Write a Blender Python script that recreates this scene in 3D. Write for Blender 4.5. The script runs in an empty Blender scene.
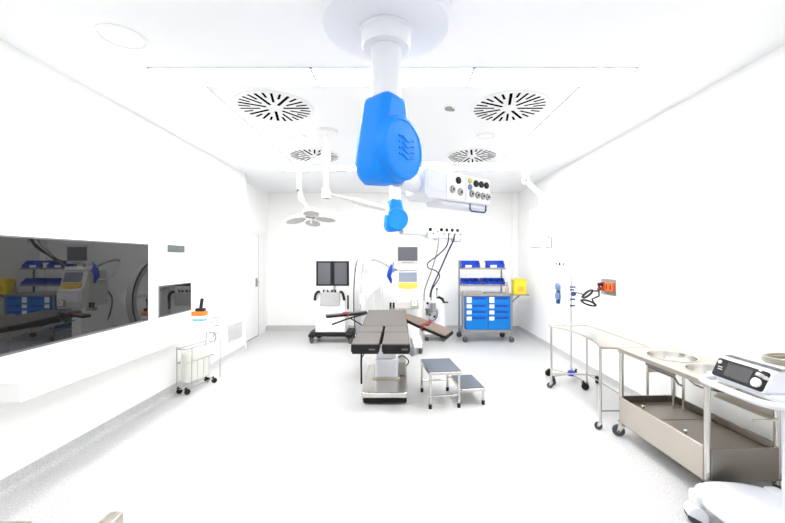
import bpy, bmesh, math, random
from mathutils import Vector, Matrix
random.seed(7)
PI = math.pi
SC = bpy.context.scene
COL = SC.collection

# ------------------------------------------------------------------ frame of the photograph (785 x 523)
F, CX, CY, H = 372.0, 399.0, 259.0, 1.555      # focal length in px, vanishing point, eye height
def at(px, py, Y):
    return Vector(((px - CX) * Y / F, Y, H - (py - CY) * Y / F))

# ------------------------------------------------------------------ materials
def mat(name, rgb, rough=0.45, metal=0.0, spec=0.5, ior=1.5, bump=0.0, bscale=60, alpha=1.0, trans=0.0, emit=None, estr=0.0, vary=0.0):
    m = bpy.data.materials.new(name); m.use_nodes = True
    nt = m.node_tree; p = nt.nodes['Principled BSDF']
    p.inputs['Base Color'].default_value = (*rgb, 1)
    p.inputs['Roughness'].default_value = rough
    p.inputs['Metallic'].default_value = metal
    p.inputs['Specular IOR Level'].default_value = spec
    p.inputs['IOR'].default_value = ior
    p.inputs['Alpha'].default_value = alpha
    p.inputs['Transmission Weight'].default_value = trans
    if emit:
        p.inputs['Emission Color'].default_value = (*emit, 1); p.inputs['Emission Strength'].default_value = estr
    if bump or vary:
        tc = nt.nodes.new('ShaderNodeTexCoord'); nz = nt.nodes.new('ShaderNodeTexNoise')
        nz.inputs['Scale'].default_value = bscale; nz.inputs['Detail'].default_value = 3
        nt.links.new(tc.outputs['Object'], nz.inputs['Vector'])
        if bump:
            b = nt.nodes.new('ShaderNodeBump'); b.inputs['Strength'].default_value = bump; b.inputs['Distance'].default_value = 0.002
            nt.links.new(nz.outputs['Fac'], b.inputs['Height']); nt.links.new(b.outputs['Normal'], p.inputs['Normal'])
        if vary:
            mr = nt.nodes.new('ShaderNodeMapRange'); mr.inputs['To Min'].default_value = rough - vary; mr.inputs['To Max'].default_value = rough + vary
            nt.links.new(nz.outputs['Fac'], mr.inputs['Value']); nt.links.new(mr.outputs['Result'], p.inputs['Roughness'])
    return m

M = {}
M['wall'] = mat('wall_paint', (.87, .87, .855), .6, spec=.3)
M['ceil'] = mat('ceiling_paint', (.83, .835, .85), .7, spec=.2)
M['base'] = mat('skirting_vinyl', (.50, .50, .50), .5, bump=.1, bscale=200)
M['white'] = mat('white_plastic', (.80, .80, .80), .35)
M['enamel'] = mat('white_enamel', (.68, .70, .755), .3)
M['cream'] = mat('cream_plastic', (.58, .57, .55), .4)
M['lampgrey'] = mat('lamp_grey', (.26, .25, .235), .4)
M['midgrey'] = mat('mid_grey_plastic', (.11, .11, .115), .45)
M['darkgrey'] = mat('dark_grey_plastic', (.016, .016, .018), .5, spec=.18)
M['black'] = mat('black_plastic', (.006, .006, .006), .45, spec=.3)
M['rubber'] = mat('grey_rubber', (.055, .06, .07), .6, spec=.3)
M['steel'] = mat('stainless_steel', (.57, .525, .465), .30, 1.0, bump=.02, bscale=40)
M['steelw'] = mat('polished_steel', (.63, .61, .58), .22, 1.0)
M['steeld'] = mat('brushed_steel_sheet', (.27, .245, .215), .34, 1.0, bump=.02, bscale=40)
M['chrome'] = mat('chrome', (.6, .6, .6), .1, 1.0)
M['blue'] = mat('blue_cover_plastic', (.0, .215, .78), .42, spec=.25)
M['bluefront'] = mat('blue_drawer_front', (.0, .165, .55), .4, spec=.3)
M['bluebin'] = mat('blue_bin_plastic', (.003, .04, .40), .35, spec=.35)
M['bluedark'] = mat('dark_blue_plastic', (.01, .03, .16), .4)
M['bluelight'] = mat('pale_blue_plastic', (.16, .24, .48), .4)
M['yellow'] = mat('yellow_plastic', (.78, .60, .02), .4)
M['orange'] = mat('orange_plastic', (.62, .19, .01), .4)
M['redor'] = mat('red_orange_plastic', (.45, .035, .012), .35)
M['orglow'] = mat('orange_socket_plastic', (.62, .13, .02), .35)
M['red'] = mat('red_strap', (.17, .008, .014), .6)
M['pad'] = mat('grey_pad_vinyl', (.115, .104, .098), .5, bump=.1, bscale=120, spec=.3)
M['padside'] = mat('black_pad_side', (.007, .006, .007), .5, spec=.25)
M['padtan'] = mat('taupe_pad_vinyl', (.145, .112, .088), .5, spec=.25)
M['matgrey'] = mat('ribbed_grey_mat', (.10, .115, .14), .7, bump=.4, bscale=300, spec=.3)
M['screen'] = mat('dark_screen', (.03, .03, .033), .25, spec=.3)
M['screengrey'] = mat('grey_screen', (.10, .10, .115), .25, spec=.35)
M['screenblue'] = mat('lit_blue_screen', (.10, .115, .16), .25, emit=(.45, .55, .75), estr=.06)
M['amber'] = mat('amber_keys', (.62, .40, .03), .4)
M['lcd'] = mat('green_grey_display', (.085, .105, .095), .3)
M['glass'] = mat('dark_window_glass', (.006, .006, .006), .012, spec=.5, ior=1.83)
M['tape'] = mat('label_white', (.85, .87, .88), .5)
M['bag'] = mat('milky_plastic_bag', (.76, .76, .70), .35, alpha=.5)
M['wire'] = mat('pale_wire', (.40, .40, .40), .3, .6)
M['cablegrey'] = mat('grey_hose', (.33, .33, .31), .5)
M['cabledark'] = mat('dark_cable', (.018, .018, .02), .5, spec=.3)
M['hoseblue'] = mat('navy_hose', (.03, .04, .10), .5)
M['taupe'] = mat('greyish_beige_cable', (.34, .31, .25), .5)
M['gap'] = mat('dark_gap', (.002, .002, .002), .9, spec=0.0)
M['pink'] = mat('pale_paper', (.40, .34, .33), .7)
M['brown'] = mat('brown_plastic', (.25, .10, .04), .4)
M['cyan'] = mat('light_blue_band', (.12, .45, .75), .5)
M['letter'] = mat('grey_lettering', (.42, .43, .45), .5)
M['text'] = mat('pale_print', (.55, .55, .58), .5)

def floor_mat():
    m = bpy.data.materials.new('speckled_vinyl'); m.use_nodes = True
    nt = m.node_tree; p = nt.nodes['Principled BSDF']
    tc = nt.nodes.new('ShaderNodeTexCoord')
    n1 = nt.nodes.new('ShaderNodeTexNoise'); n1.inputs['Scale'].default_value = 90; n1.inputs['Detail'].default_value = 4; n1.inputs['Roughness'].default_value = .8
    n2 = nt.nodes.new('ShaderNodeTexVoronoi'); n2.inputs['Scale'].default_value = 130
    r1 = nt.nodes.new('ShaderNodeValToRGB')
    r1.color_ramp.elements[0].position = .36; r1.color_ramp.elements[0].color = (.42, .42, .43, 1)
    r1.color_ramp.elements[1].position = .58; r1.color_ramp.elements[1].color = (.62, .62, .615, 1)
    mx = nt.nodes.new('ShaderNodeMix'); mx.data_type = 'RGBA'; mx.blend_type = 'MULTIPLY'; mx.inputs['Factor'].default_value = .18
    nt.links.new(tc.outputs['Object'], n1.inputs['Vector']); nt.links.new(tc.outputs['Object'], n2.inputs['Vector'])
    nt.links.new(n1.outputs['Fac'], r1.inputs['Fac'])
    nt.links.new(r1.outputs['Color'], mx.inputs['A']); nt.links.new(n2.outputs['Color'], mx.inputs['B'])
    nt.links.new(mx.outputs['Result'], p.inputs['Base Color'])
    p.inputs['Roughness'].default_value = .38; p.inputs['Specular IOR Level'].default_value = .4
    return m
M['floor'] = floor_mat()
LIGHT, FILL = 8.0, 4.2
M['palegrey'] = mat('pale_grey_plastic', (.42, .42, .42), .4)
M['lens'] = mat('frosted_lens', (.50, .48, .46), .4)
M['lampfill'] = mat('added_fill_diffuser', (.9, .9, .9), .5, emit=(1.0, .995, .985), estr=FILL)  # glow of the panels added behind the camera to light object fronts
M['arcgrey'] = mat('arc_grey', (.42, .41, .43), .4)
M['paley'] = mat('pale_yellow', (.62, .55, .20), .4)
M['lamp'] = mat('light_diffuser', (.9, .9, .9), .5, emit=(1.0, .995, .985), estr=LIGHT)

# ------------------------------------------------------------------ mesh builder
class MB:
    def __init__(s): s.bm = bmesh.new(); s.mi = 0
    def _f(s, vs):
        try:
            f = s.bm.faces.new(vs); f.material_index = s.mi; return f
        except ValueError: return None
    def box(s, c, d, R=None):
        c = Vector(c); vs = []
        for x in (-.5, .5):
            for y in (-.5, .5):
                for z in (-.5, .5):
                    v = Vector((x*d[0], y*d[1], z*d[2]))
                    if R is not None: v = R @ v
                    vs.append(s.bm.verts.new(c + v))
        for q in ((0,1,3,2), (4,6,7,5), (0,4,5,1), (2,3,7,6), (0,2,6,4), (1,5,7,3)): s._f([vs[i] for i in q])
        return s
    def bb(s, x0, x1, y0, y1, z0, z1): return s.box(((x0+x1)/2, (y0+y1)/2, (z0+z1)/2), (x1-x0, y1-y0, z1-z0))
    def cyl(s, p0, p1, r0, r1=None, n=20):
        r1 = r0 if r1 is None else r1
        p0, p1 = Vector(p0), Vector(p1); q = (p1-p0).to_track_quat('Z', 'Y')
        a, b = [], []
        for i in range(n):
            d = q @ Vector((math.cos(2*PI*i/n), math.sin(2*PI*i/n), 0))
            a.append(s.bm.verts.new(p0 + d*r0)); b.append(s.bm.verts.new(p1 + d*r1))
        for i in range(n): s._f([a[i], a[(i+1) % n], b[(i+1) % n], b[i]])
        s._f(a[::-1]); s._f(b); return s
    def tube(s, pts, r, n=8, closed=False, smooth=0):
        pts = [Vector(p) for p in pts]
        if smooth: pts = spline(pts, smooth, closed)
        N = len(pts); rings = []; prev = None
        for i, p in enumerate(pts):
            if closed: t = pts[(i+1) % N] - pts[i-1]
            else: t = pts[min(i+1, N-1)] - pts[max(i-1, 0)]
            t.normalize()
            if prev is None:
                u = t.orthogonal().normalized()
            else:
                u = (prev - t*prev.dot(t))
                u = u.normalized() if u.length > 1e-6 else t.orthogonal().normalized()
            prev = u; w = t.cross(u); rr = r[i] if isinstance(r, (list, tuple)) else r
            rings.append([s.bm.verts.new(p + (u*math.cos(2*PI*k/n) + w*math.sin(2*PI*k/n))*rr) for k in range(n)])
        for i in range(N if closed else N-1):
            a, b = rings[i], rings[(i+1) % N]
            for k in range(n): s._f([a[k], a[(k+1) % n], b[(k+1) % n], b[k]])
        if not closed: s._f(rings[0][::-1]); s._f(rings[-1])
        return s
    def lathe(s, prof, o=(0,0,0), axis=(0,0,1), n=36, caps=True):
        o = Vector(o); q = Vector(axis).to_track_quat('Z', 'Y'); rings = []
        for r, z in prof:
            rings.append([s.bm.verts.new(o + q @ Vector((r*math.cos(2*PI*i/n), r*math.sin(2*PI*i/n), z))) for i in range(n)])
        for a, b in zip(rings, rings[1:]):
            for i in range(n): s._f([a[i], a[(i+1) % n], b[(i+1) % n], b[i]])
        if caps: s._f(rings[0][::-1]); s._f(rings[-1])
        return s
    def prism(s, poly, h0, h1, X=(1,0,0), Y=(0,1,0), Z=(0,0,1), o=(0,0,0)):
        X, Y, Z, o = Vector(X), Vector(Y), Vector(Z), Vector(o)
        a = [s.bm.verts.new(o + X*p[0] + Y*p[1] + Z*h0) for p in poly]
        b = [s.bm.verts.new(o + X*p[0] + Y*p[1] + Z*h1) for p in poly]
        n = len(poly)
        for i in range(n): s._f([a[i], a[(i+1) % n], b[(i+1) % n], b[i]])
        s._f(a[::-1]); s._f(b); return s
    def ell(s, c, r, R=None, n=20, m=12):
        c = Vector(c); rings = []
        def P(v):
            v = Vector((v[0]*r[0], v[1]*r[1], v[2]*r[2]))
            return s.bm.verts.new(c + (R @ v if R is not None else v))
        top, bot = P((0,0,1)), P((0,0,-1))
        for j in range(1, m):
            t = PI*j/m
            rings.append([P((math.sin(t)*math.cos(2*PI*i/n), math.sin(t)*math.sin(2*PI*i/n), math.cos(t))) for i in range(n)])
        for i in range(n):
            s._f([top, rings[0][i], rings[0][(i+1) % n]]); s._f([bot, rings[-1][(i+1) % n], rings[-1][i]])
        for a, b in zip(rings, rings[1:]):
            for i in range(n): s._f([a[i], b[i], b[(i+1) % n], a[(i+1) % n]])
        return s
    def build(s, name, mats, parent=None, bevel=0.0, seg=2, ang=38, loc=None):
        bmesh.ops.recalc_face_normals(s.bm, faces=s.bm.faces)
        lim = math.radians(ang)
        for f in s.bm.faces: f.smooth = True
        for e in s.bm.edges:
            e.smooth = len(e.link_faces) == 2 and e.calc_face_angle(0) < lim
        me = bpy.data.meshes.new(name); s.bm.to_mesh(me); s.bm.free()
        for m in (mats if isinstance(mats, (list, tuple)) else [mats]): me.materials.append(m)
        o = bpy.data.objects.new(name, me); COL.objects.link(o)
        if parent is not None: o.parent = parent
        if loc is not None: o.location = loc
        if bevel:
            b = o.modifiers.new('bevel', 'BEVEL'); b.width = bevel; b.segments = seg; b.limit_method = 'ANGLE'; b.angle_limit = math.radians(40); b.harden_normals = False
        return o

def spline(pts, k, closed=False):
    out = []; N = len(pts)
    g = (lambda i: pts[i % N]) if closed else (lambda i: pts[max(0, min(N-1, i))])
    for i in range(N if closed else N-1):
        p0, p1, p2, p3 = g(i-1), g(i), g(i+1), g(i+2)
        for j in range(k):
            t = j/k
            out.append(.5*((2*p1) + (p2-p0)*t + (2*p0-5*p1+4*p2-p3)*t*t + (3*p1-p0-3*p2+p3)*t**3))
    if not closed: out.append(pts[-1])
    return out
def rrect(x0, x1, y0, y1, r, n=5):
    P = []
    for cx, cy, a in ((x1-r, y0+r, -90), (x1-r, y1-r, 0), (x0+r, y1-r, 90), (x0+r, y0+r, 180)):
        for i in range(n+1):
            t = math.radians(a + 90*i/n); P.append((cx + r*math.cos(t), cy + r*math.sin(t)))
    return P

def thing(name, label, cat, loc=(0,0,0), rz=0.0, group=None):
    o = bpy.data.objects.new(name, None); COL.objects.link(o)
    o.location = loc; o.rotation_euler = (0, 0, rz); o.empty_display_size = .1
    o['label'] = label; o['category'] = cat
    if group: o['group'] = group
    return o
def tag(o, label, cat, group=None):
    o['label'] = label; o['category'] = cat
    if group: o['group'] = group
    return o
def struct(o):
    o['kind'] = 'structure'; return o
def kids(o): return [c for c in bpy.data.objects if c.parent == o]
def copy_tree(o, parent=None):
    c = o.copy(); COL.objects.link(c)
    if parent is not None: c.parent = parent
    for ch in kids(o): copy_tree(ch, c)
    return c

def caster(root, x, y, r=.05, w=.03, top=.12, fm=None, wm=None, ang=0.0, twin=False):
    fm = fm or M['steelw']; wm = wm or M['rubber']
    d = Vector((math.cos(ang), math.sin(ang), 0)); ax = Vector((-d.y, d.x, 0)); off = d*r*.45
    hub = Vector((x, y, r)) + off
    b = MB(); b.cyl((x, y, r*2.02), (x, y, top), r*.28, n=12)
    b.cyl((x, y, r*1.98), (x, y, r*2.12), r*.55, n=16)
    for sg in (-1, 1):
        b.prism([(-r*.55, r*1.0), (r*.55, r*1.0), (r*.75, -.1*r), (r*.35, -.25*r)], -.002, .002, d, (0,0,1), ax, Vector((x, y, r)) + ax*sg*(w*.5+.004))
    c = b.build('caster', fm, root, bevel=0)
    t = MB(); t.lathe([(r*.45, -w/2), (r*.92, -w/2), (r, -w*.3), (r, w*.3), (r*.92, w/2), (r*.45, w/2)], hub, ax, n=24)
    t.cyl(hub - ax*(w*.5+.007), hub + ax*(w*.5+.007), r*.18, n=10)
    t.build('wheel', wm, c)
    return c

# ================================================================== THE ROOM
XL, XR, XA, YB, YF, ZC = -2.62, 2.60, -2.87, 8.15, -1.8, 3.0
YJ = 6.37
struct(MB().bb(-3.0, 2.75, YF-.1, YB+.1, -.1, 0).build('floor', M['floor']))
struct(MB().bb(-3.0, 2.75, YF-.1, YB+.1, ZC, ZC+.1).build('ceiling', M['ceil']))
struct(MB().bb(-3.0, XL, YF, YJ, 0, ZC).build('wall_left', M['wall']))
struct(MB().bb(-3.0, XA, YJ, YB, 0, ZC).build('wall_alcove', M['wall']))
struct(MB().bb(XR, XR+.12, YF, YB, 0, ZC).build('wall_right', M['wall']))
struct(MB().bb(-3.0, 2.72, YB, YB+.1, 0, ZC).build('wall_back', M['wall']))
struct(MB().bb(-3.0, 2.72, YF-.1, YF, 0, ZC).build('wall_front', M['wall']))
def skirting(name, p0, p1, nrm):
    # coved vinyl skirting, 10 cm high, quarter-round foot
    n = Vector(nrm); p0 = Vector(p0); d = Vector(p1) - p0
    prof = [(0, .10), (.006, .10), (.008, .04), (.016, .018), (.034, .004), (.05, 0), (0, 0)]
    b = MB(); b.prism(prof, 0, d.length, n, (0,0,1), d.normalized(), p0)
    struct(b.build(name, M['floor']))
skirting('baseboard_left', (XL, YF, 0), (XL, YJ, 0), (1,0,0))
skirting('baseboard_right', (XR, YF, 0), (XR, YB, 0), (-1,0,0))
skirting('baseboard_back', (XA, YB, 0), (XR, YB, 0), (0,-1,0))
skirting('baseboard_alcove', (XA, 7.92, 0), (XA, YB, 0), (1,0,0))
struct(MB().bb(XL-.02, XL+.012, YJ-.045, YJ+.006, 0, ZC).build('trim_1', M['white'], bevel=.003))       # corner bead of the left wall
struct(MB().bb(2.47, 2.60, YB-.05, YB, .1, ZC).build('trim_2', M['wall'], bevel=.004))                    # service boxing in the back corner
struct(MB().bb(XL, XL+.004, 5.60, 5.61, .1, ZC).build('trim_3', M['white']))                             # panel joint
# ceiling cove on both long sides (soft line between wall and ceiling)
# windows: dark glazing in the left wall
def window(name, y0, y1, z0, z1):
    fr = MB()
    w = .012
    for a in ((y0-w, y1+w, z0-w, z0), (y0-w, y1+w, z1, z1+w), (y0-w, y0, z0, z1), (y1, y1+w, z0, z1)):
        fr.bb(XL, XL+.009, *a)
    f = struct(fr.build(name, M['midgrey']))
    MB().bb(XL, XL+.006, y0, y1, z0, z1).build('window_pane', M['glass'], f)
window('window_1', 1.35, 3.867, .925, 1.70)
window('window_2', 4.061, 4.663, .926, 1.25)
# door in the alcove
d = struct(MB().bb(XA, XA+.03, 6.56, 6.64, 0, 2.09).bb(XA, XA+.03, 7.57, 7.92, 0, 2.09).bb(XA, XA+.045, 6.56, 7.92, 2.05, 2.12).build('door_1', M['white'], bevel=.003))
MB().bb(XA, XA+.015, 6.64, 7.56, .012, 2.05).build('door_leaf', M['white'], d)
MB().bb(XA, XA+.012, 6.64, 7.57, 0, .012).build('door_gap', M['gap'], d)
MB().bb(XA, XA+.017, 7.556, 7.566, .012, 2.05).build('door_seal', M['lampgrey'], d)
MB().bb(XA+.015, XA+.022, 7.40, 7.50, 1.00, 1.17).cyl((XA+.022, 7.45, 1.1), (XA+.06, 7.45, 1.1), .011, n=12).tube([(XA+.06, 7.46, 1.1), (XA+.062, 7.33, 1.1)], .010).build('door_handle', M['steeld'], d)

# ================================================================== CEILING
def light(x0, x1, y0, y1, label):
    t = thing('ceiling_light', label, 'ceiling light', ((x0+x1)/2, (y0+y1)/2, ZC), 0, 'light panels of the ceiling ring')
    hx, hy = (x1-x0)/2, (y1-y0)/2; w = .008
    MB().bb(-hx, hx, -hy, -hy+w, -.012, 0).bb(-hx, hx, hy-w, hy, -.012, 0).bb(-hx, -hx+w, -hy, hy, -.012, 0).bb(hx-w, hx, -hy, hy, -.012, 0).build('frame', M['white'], t)
    MB().bb(-hx+w, hx-w, -hy+w, hy-w, -.009, -.001).build('diffuser', M['lamp'], t)
xl, xr, w3 = -1.90, 1.80, 3.70/3
for k, nm in enumerate(('left', 'middle', 'right')):
    light(xl+k*w3+.003, xl+(k+1)*w3-.003, 2.80, 3.085, f'long white light panel, {nm} one of three across the near side of the ceiling ring')
    light(xl+k*w3+.003, xl+(k+1)*w3-.003, 5.735, 6.02, f'long white light panel, {nm} one of three across the far side of the ceiling ring')
for k, (a, b, nm) in enumerate(((3.09, 4.40, 'nearer'), (4.41, 5.73, 'farther'))):
    light(xl, xl+.285, a, b, f'{nm} of two white light panels along the left side of the ceiling ring')
    light(xr-.285, xr, a, b, f'{nm} of two white light panels along the right side of the ceiling ring')

def diffuser(x, y, label):
    t = thing('ceiling_diffuser', label, 'air vent', (x, y, ZC), 0, 'round swirl diffusers in the ceiling')
    R = .335
    b = MB(); b.lathe([(R+.03, 0), (R+.028, -.006), (R, -.010), (.0005, -.010)], n=48)
    b.mi = 1
    N = 28
    for k in range(N):
        a = 2*PI*k/N
        r0, r1 = {0: (.24, .97), 1: (.70, .98), 2: (.42, .98), 3: (.66, .98)}[k % 4]
        r0 *= R; r1 *= R
        c = Vector((math.cos(a), math.sin(a), 0))*(r0+r1)/2 + Vector((0, 0, -.0105))
        b.box(c, (r1-r0, .021 if k % 4 else .026, .003), Matrix.Rotation(a, 3, 'Z'))
    b.build('face_plate', [M['white'], M['gap']], t)
diffuser(-1.18, 3.54, 'round slotted swirl vent in the ceiling, near left one, left of the blue joint')
diffuser(1.045, 3.54, 'round slotted swirl vent in the ceiling, near right one, beside the small sensor')
diffuser(-1.18, 5.2, 'round slotted swirl vent in the ceiling above the surgical lamp, far left one')
diffuser(1.02, 5.2, 'round slotted swirl vent in the ceiling behind the socket boom, far right one')
def downlight(x, y, r, label, name='recessed_downlight', cat='downlight', group=None, m='white'):
    t = thing(name, label, cat, (x, y, ZC), 0, group)
    MB().lathe([(r, 0), (r*.99, -.006), (r*.88, -.009), (r*.86, -.004), (.001, -.004)], n=40).build('trim_ring', M['white'], t)
    MB().cyl((0, 0, -.003), (0, 0, -.006), r*.84, n=36).build('cover_disc', M[m], t)
downlight(-1.2, 4.37, .105, 'small round white downlight between the two left swirl vents', group='small downlights')
downlight(1.02, 4.37, .105, 'small round white downlight between the two right swirl vents', group='small downlights')
downlight(-1.80, 2.42, .145, 'large flat round ceiling speaker near the left wall', 'ceiling_speaker', 'speaker', m='ceil')
t = thing('ceiling_sensor', 'tiny grey sensor on the ceiling left of the near right vent', 'sensor', (.475, 3.56, ZC))
MB().lathe([(.035, 0), (.035, -.012), (.022, -.022), (.001, -.022)], n=24).build('housing', M['lampgrey'], t)
MB().box((.03, 0, -.02), (.05, .03, .016)).build('sensor_eye', M['lampgrey'], t, bevel=.003)

# ------------------------------------------------------------------ supply booms (ceiling pendants)
def boom(X, Y, ang, p_in, p_out, label, zshift=0.0, simple=False, outs=(.47, .75, .84, .93), pans=((.30, .56), (.60, .995))):
    t = thing('supply_boom', label, 'ceiling boom', (X, Y, ZC), 0, 'blue jointed supply booms')
    MB().lathe([(.345, 0), (.36, -.01), (.362, -.12), (.35, -.148), (.30, -.162), (.001, -.165)], n=56).build('ceiling_flange', M['enamel'], t)
    MB().lathe([(.152, -.163), (.152, -.172), (.138, -.178), (.138, -.245), (.130, -.258), (.08, -.26)], n=44).build('collar', M['enamel'], t)
    MB().lathe([(.085, -.25), (.085, -.57)], n=36).build('shaft', M['enamel'], t)
    u = Vector((math.cos(ang), math.sin(ang), 0)); v = Vector((u.y, -u.x, 0)); z = Vector((0,0,1))
    prof = [(-.085, -.53), (.085, -.53), (.115, -.68), (.15, -.80), (.150, -.92), (.09, -1.015), (-.09, -1.035), (-.145, -1.005), (-.165, -.93), (-.15, -.80), (-.105, -.58)]
    j = MB().prism(prof, -.105, .095, u, z, v).build('joint_cover', M['blue'], t, bevel=.045, seg=5)
    o = u*-.005 + z*-.845
    b = MB(); b.lathe([(.172, .08), (.172, .125), (.165, .137), (.148, .142), (.146, .138), (.001, .142)], o, v, n=48)
    if not simple:
        for k in range(4):
            pts = [o + v*.143 + u*(-.05 + .125*(i/14)) + z*(.055 - k*.032 + .009*math.sin(i/14*2.6*PI) - .012*(i/14)) for i in range(15)]
            b.tube(pts, .005, n=6)
    b.build('round_cap', M['blue'], j)
    b = MB().cyl(u*.06 + v*-.07 + z*-.50, u*.06 + v*-.02 + z*-.50, .004, n=8)
    a = Vector((*p_in, 0)) - Vector((X, Y, 0)); e = Vector((*p_out, 0)) - Vector((X, Y, 0))
    w = (e-a).normalized(); nrm = Vector((w.y, -w.x, 0)); L = (e-a).length
    z0, z1 = -1.06 + zshift, -.875 + zshift; zm = (z0+z1)/2
    back = -nrm*.10
    # arm between the joint and the service head
    ar = MB(); q0 = u*.10 + z*zm; q1 = a + back + w*.03 + z*zm
    ar.tube([q0, q1], .055, n=14); ar.build('boom_arm', M['enamel'], t)
    # service head box: x along w, depth behind the socket face
    hd = MB()
    hd.prism([(0, z0+.03), (.03, z0), (L-.01, z0), (L, z0+.01), (L, z1-.01), (L-.01, z1), (.02, z1), (0, z1-.02)], -.19, 0, w, z, nrm, a)
    hd.prism([(L*.28, z0-.028), (L*.96, z0-.028), (L, z0), (L*.25, z0)], -.17, -.02, w, z, nrm, a)
    hd = hd.build('service_head', M['enamel'], t, bevel=.006)
    def on(s, zz, k=0.0): return a + w*s*L + z*(zz+zshift) + nrm*k
    for s0, s1 in pans:
        MB().prism([(s0*L, z0+.012), (s1*L, z0+.012), (s1*L, z1-.010), (s0*L, z1-.010)], 0, .005, w, z, nrm, a).build('socket_panel', M['white'], hd)
    MB().prism([(.04*L, zm-.03), (.26*L, zm-.045), (.26*L, zm+.015), (.04*L, zm+.03)], 0, .003, w, z, nrm, a).build('rating_plate', M['enamel'], hd)
    k_ = 1.3 if simple else 1.0
    for s, zz in [(q_, -.92) for q_ in outs]:
        MB().lathe([(k_*.024, 0), (k_*.024, .007), (k_*.017, .010), (.001, .006)], on(s, zz, .005), nrm, n=22).build('gas_outlet', M['black'], hd)
    for s, zz in ((.38, -.985), (.50, -.995), (.68, -.995), (.78, -.998), (.87, -1.0), (.955, -1.0)) if not simple else [(q_ + .09, -.985) for q_ in outs]:
        b = MB(); b.lathe([(.026, 0), (.026, .006), (.021, .008), (.020, .003), (.001, .003)], on(s, zz, .005), nrm, n=22)
        b.mi = 1
        c = on(s, zz, .0085); 
        pts = [c + w*.019*math.cos(q) + z*.022*math.sin(q) for q in [math.radians(110 + 140*i/8) for i in range(9)]]
        b.tube(pts, .005, n=6); b.tube([c + w*.006 - z*.006, c + w*.010 + z*.006], .006, n=6)
        b.build('power_socket', [M['palegrey'], M['black']], hd)
    MB().lathe([(.02, 0), (.02, .008), (.001, .010)], on(.655 if not simple else .21, -.905, .005), nrm, n=20).build('gas_outlet', M['paley'], hd)
    MB().lathe([(.020, 0), (.020, .006), (.013, .007), (.012, .002), (.001, .002)], on(.652 if not simple else .27, -.952, .005), nrm, n=20).build('gas_outlet', M['bluelight'], hd)
    h0, h1 = on(.70, -1.06, -.02), on(.97, -1.06, -.02)
    MB().tube([h0, h0 - z*.035, h0 - z*.05 + w*.015, h1 - z*.05 - w*.015, h1 - z*.035, h1], .006, n=8).build('grab_handle', M['bluedark'], t)
    return t
boom(-.073, 2.10, math.radians(50), (.16, 2.31), (.655, 2.69), 'large near ceiling boom, white shaft, bright blue joint cover, socket box reaching right')
boom(-.06, 5.70, math.radians(20), (.47, 6.02), (1.06, 6.27), 'far ceiling boom with small blue joint, its socket box feeding hoses', zshift=-.045, simple=True, outs=(.06, .38, .54, .70, .86), pans=((.02, .30), (.33, .98)))

# ------------------------------------------------------------------ surgical lamp with its arms
lx, ly = -.824, 4.2
t = thing('surgical_lamp', 'white ceiling surgical lamp with grey pods hanging left of the blue joints', 'surgical lamp', (lx, ly, ZC))
MB().lathe([(.13, 0), (.13, -.03), (.07, -.06), (.001, -.06)], n=32).build('ceiling_flange', M['white'], t)
MB().cyl((0,0,-.05), (0,0,-.76), .027, n=24).build('column', M['white'], t)
q = at(299, 160, 4.6) - Vector((lx, ly, ZC)); q.z = -.30
MB().cyl((0,0,-.34), (0,0,-.24), .055, n=24).tube([(0,0,-.30), q], .034, n=14).cyl(q+Vector((0,0,.06)), q-Vector((0,0,.07)), .05, n=20).build('upper_arm', M['white'], t)
hd = at(311, 215.5, 4.65) - Vector((lx, ly, ZC))
k1 = Vector((q.x+.03, q.y, hd.z+.20))
MB().tube([q - Vector((0,0,.05)), Vector((q.x, q.y, q.z-.24)), k1], .026, n=12).ell(k1, (.035,.035,.035)).tube([k1, Vector((hd.x-.02, hd.y, hd.z+.06))], .016, n=10).build('drop_tube', M['white'], t)
MB().cyl((q.x, q.y-.045, q.z-.30), (q.x, q.y-.02, q.z-.30), .016, n=12).build('lock_knob', M['midgrey'], t)
hub = MB().lathe([(.001, .06), (.05, .055), (.075, .02), (.07, -.02), (.05, -.035), (.001, -.035)], hd, n=28).build('lamp_hub', M['lampgrey'], t)
MB().cyl(hd+Vector((0,0,-.03)), hd+Vector((0,0,-.10)), .018, .014, n=14).build('sterile_handle', M['white'], hub)
TL = Matrix.Rotation(math.radians(-14), 3, 'X')
for k, (a, tilt) in enumerate(((185, 14), (95, 0), (5, 4), (-75, 3))):
    a = math.radians(a); c = hd + TL @ Vector((math.cos(a)*.185, math.sin(a)*.185, -.02 - .0025*tilt))
    R = TL @ Matrix.Rotation(a, 3, 'Z') @ Matrix.Rotation(math.radians(tilt), 3, 'Y')
    p = MB(); p.lathe([(.001, .035), (.09, .030), (.122, .012), (.126, -.012), (.118, -.022)], (0,0,0), n=30, caps=False)
    for v_ in p.bm.verts: v_.co = c + R @ Vector((v_.co.x*1.05, v_.co.y*.82, v_.co.z))
    pod = p.build('lamp_pod', M['white'], t)
    p = MB(); p.lathe([(.119, -.02), (.10, -.026), (.001, -.028)], (0,0,0), n=30)
    for v_ in p.bm.verts: v_.co = c + R @ Vector((v_.co.x*1.05, v_.co.y*.82, v_.co.z))
    p.build('pod_lens', M['lens'], pod)
e0 = Vector((0, 0, -.70)); e1 = at(386, 208.5, 5.42) - Vector((lx, ly, ZC))
dv = (e1-e0).normalized()
MB().cyl((0,0,-.65), (0,0,-.76), .05, n=22).tube([e0, e0.lerp(e1, .42)], .02, n=12).tube([e0.lerp(e1, .36), e0.lerp(e1, .42), e0.lerp(e1, .95), e1], [.024, .042, .042, .03], n=14).build('spring_arm', M['cream'], t)
MB().ell(e1, (.05, .05, .05)).cyl(e1 + Vector((0,0,.07)), e1 - Vector((0,0,.09)), .034, n=18).build('arm_knuckle', M['white'], t)
m_ = e0.lerp(e1, .45); 
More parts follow.
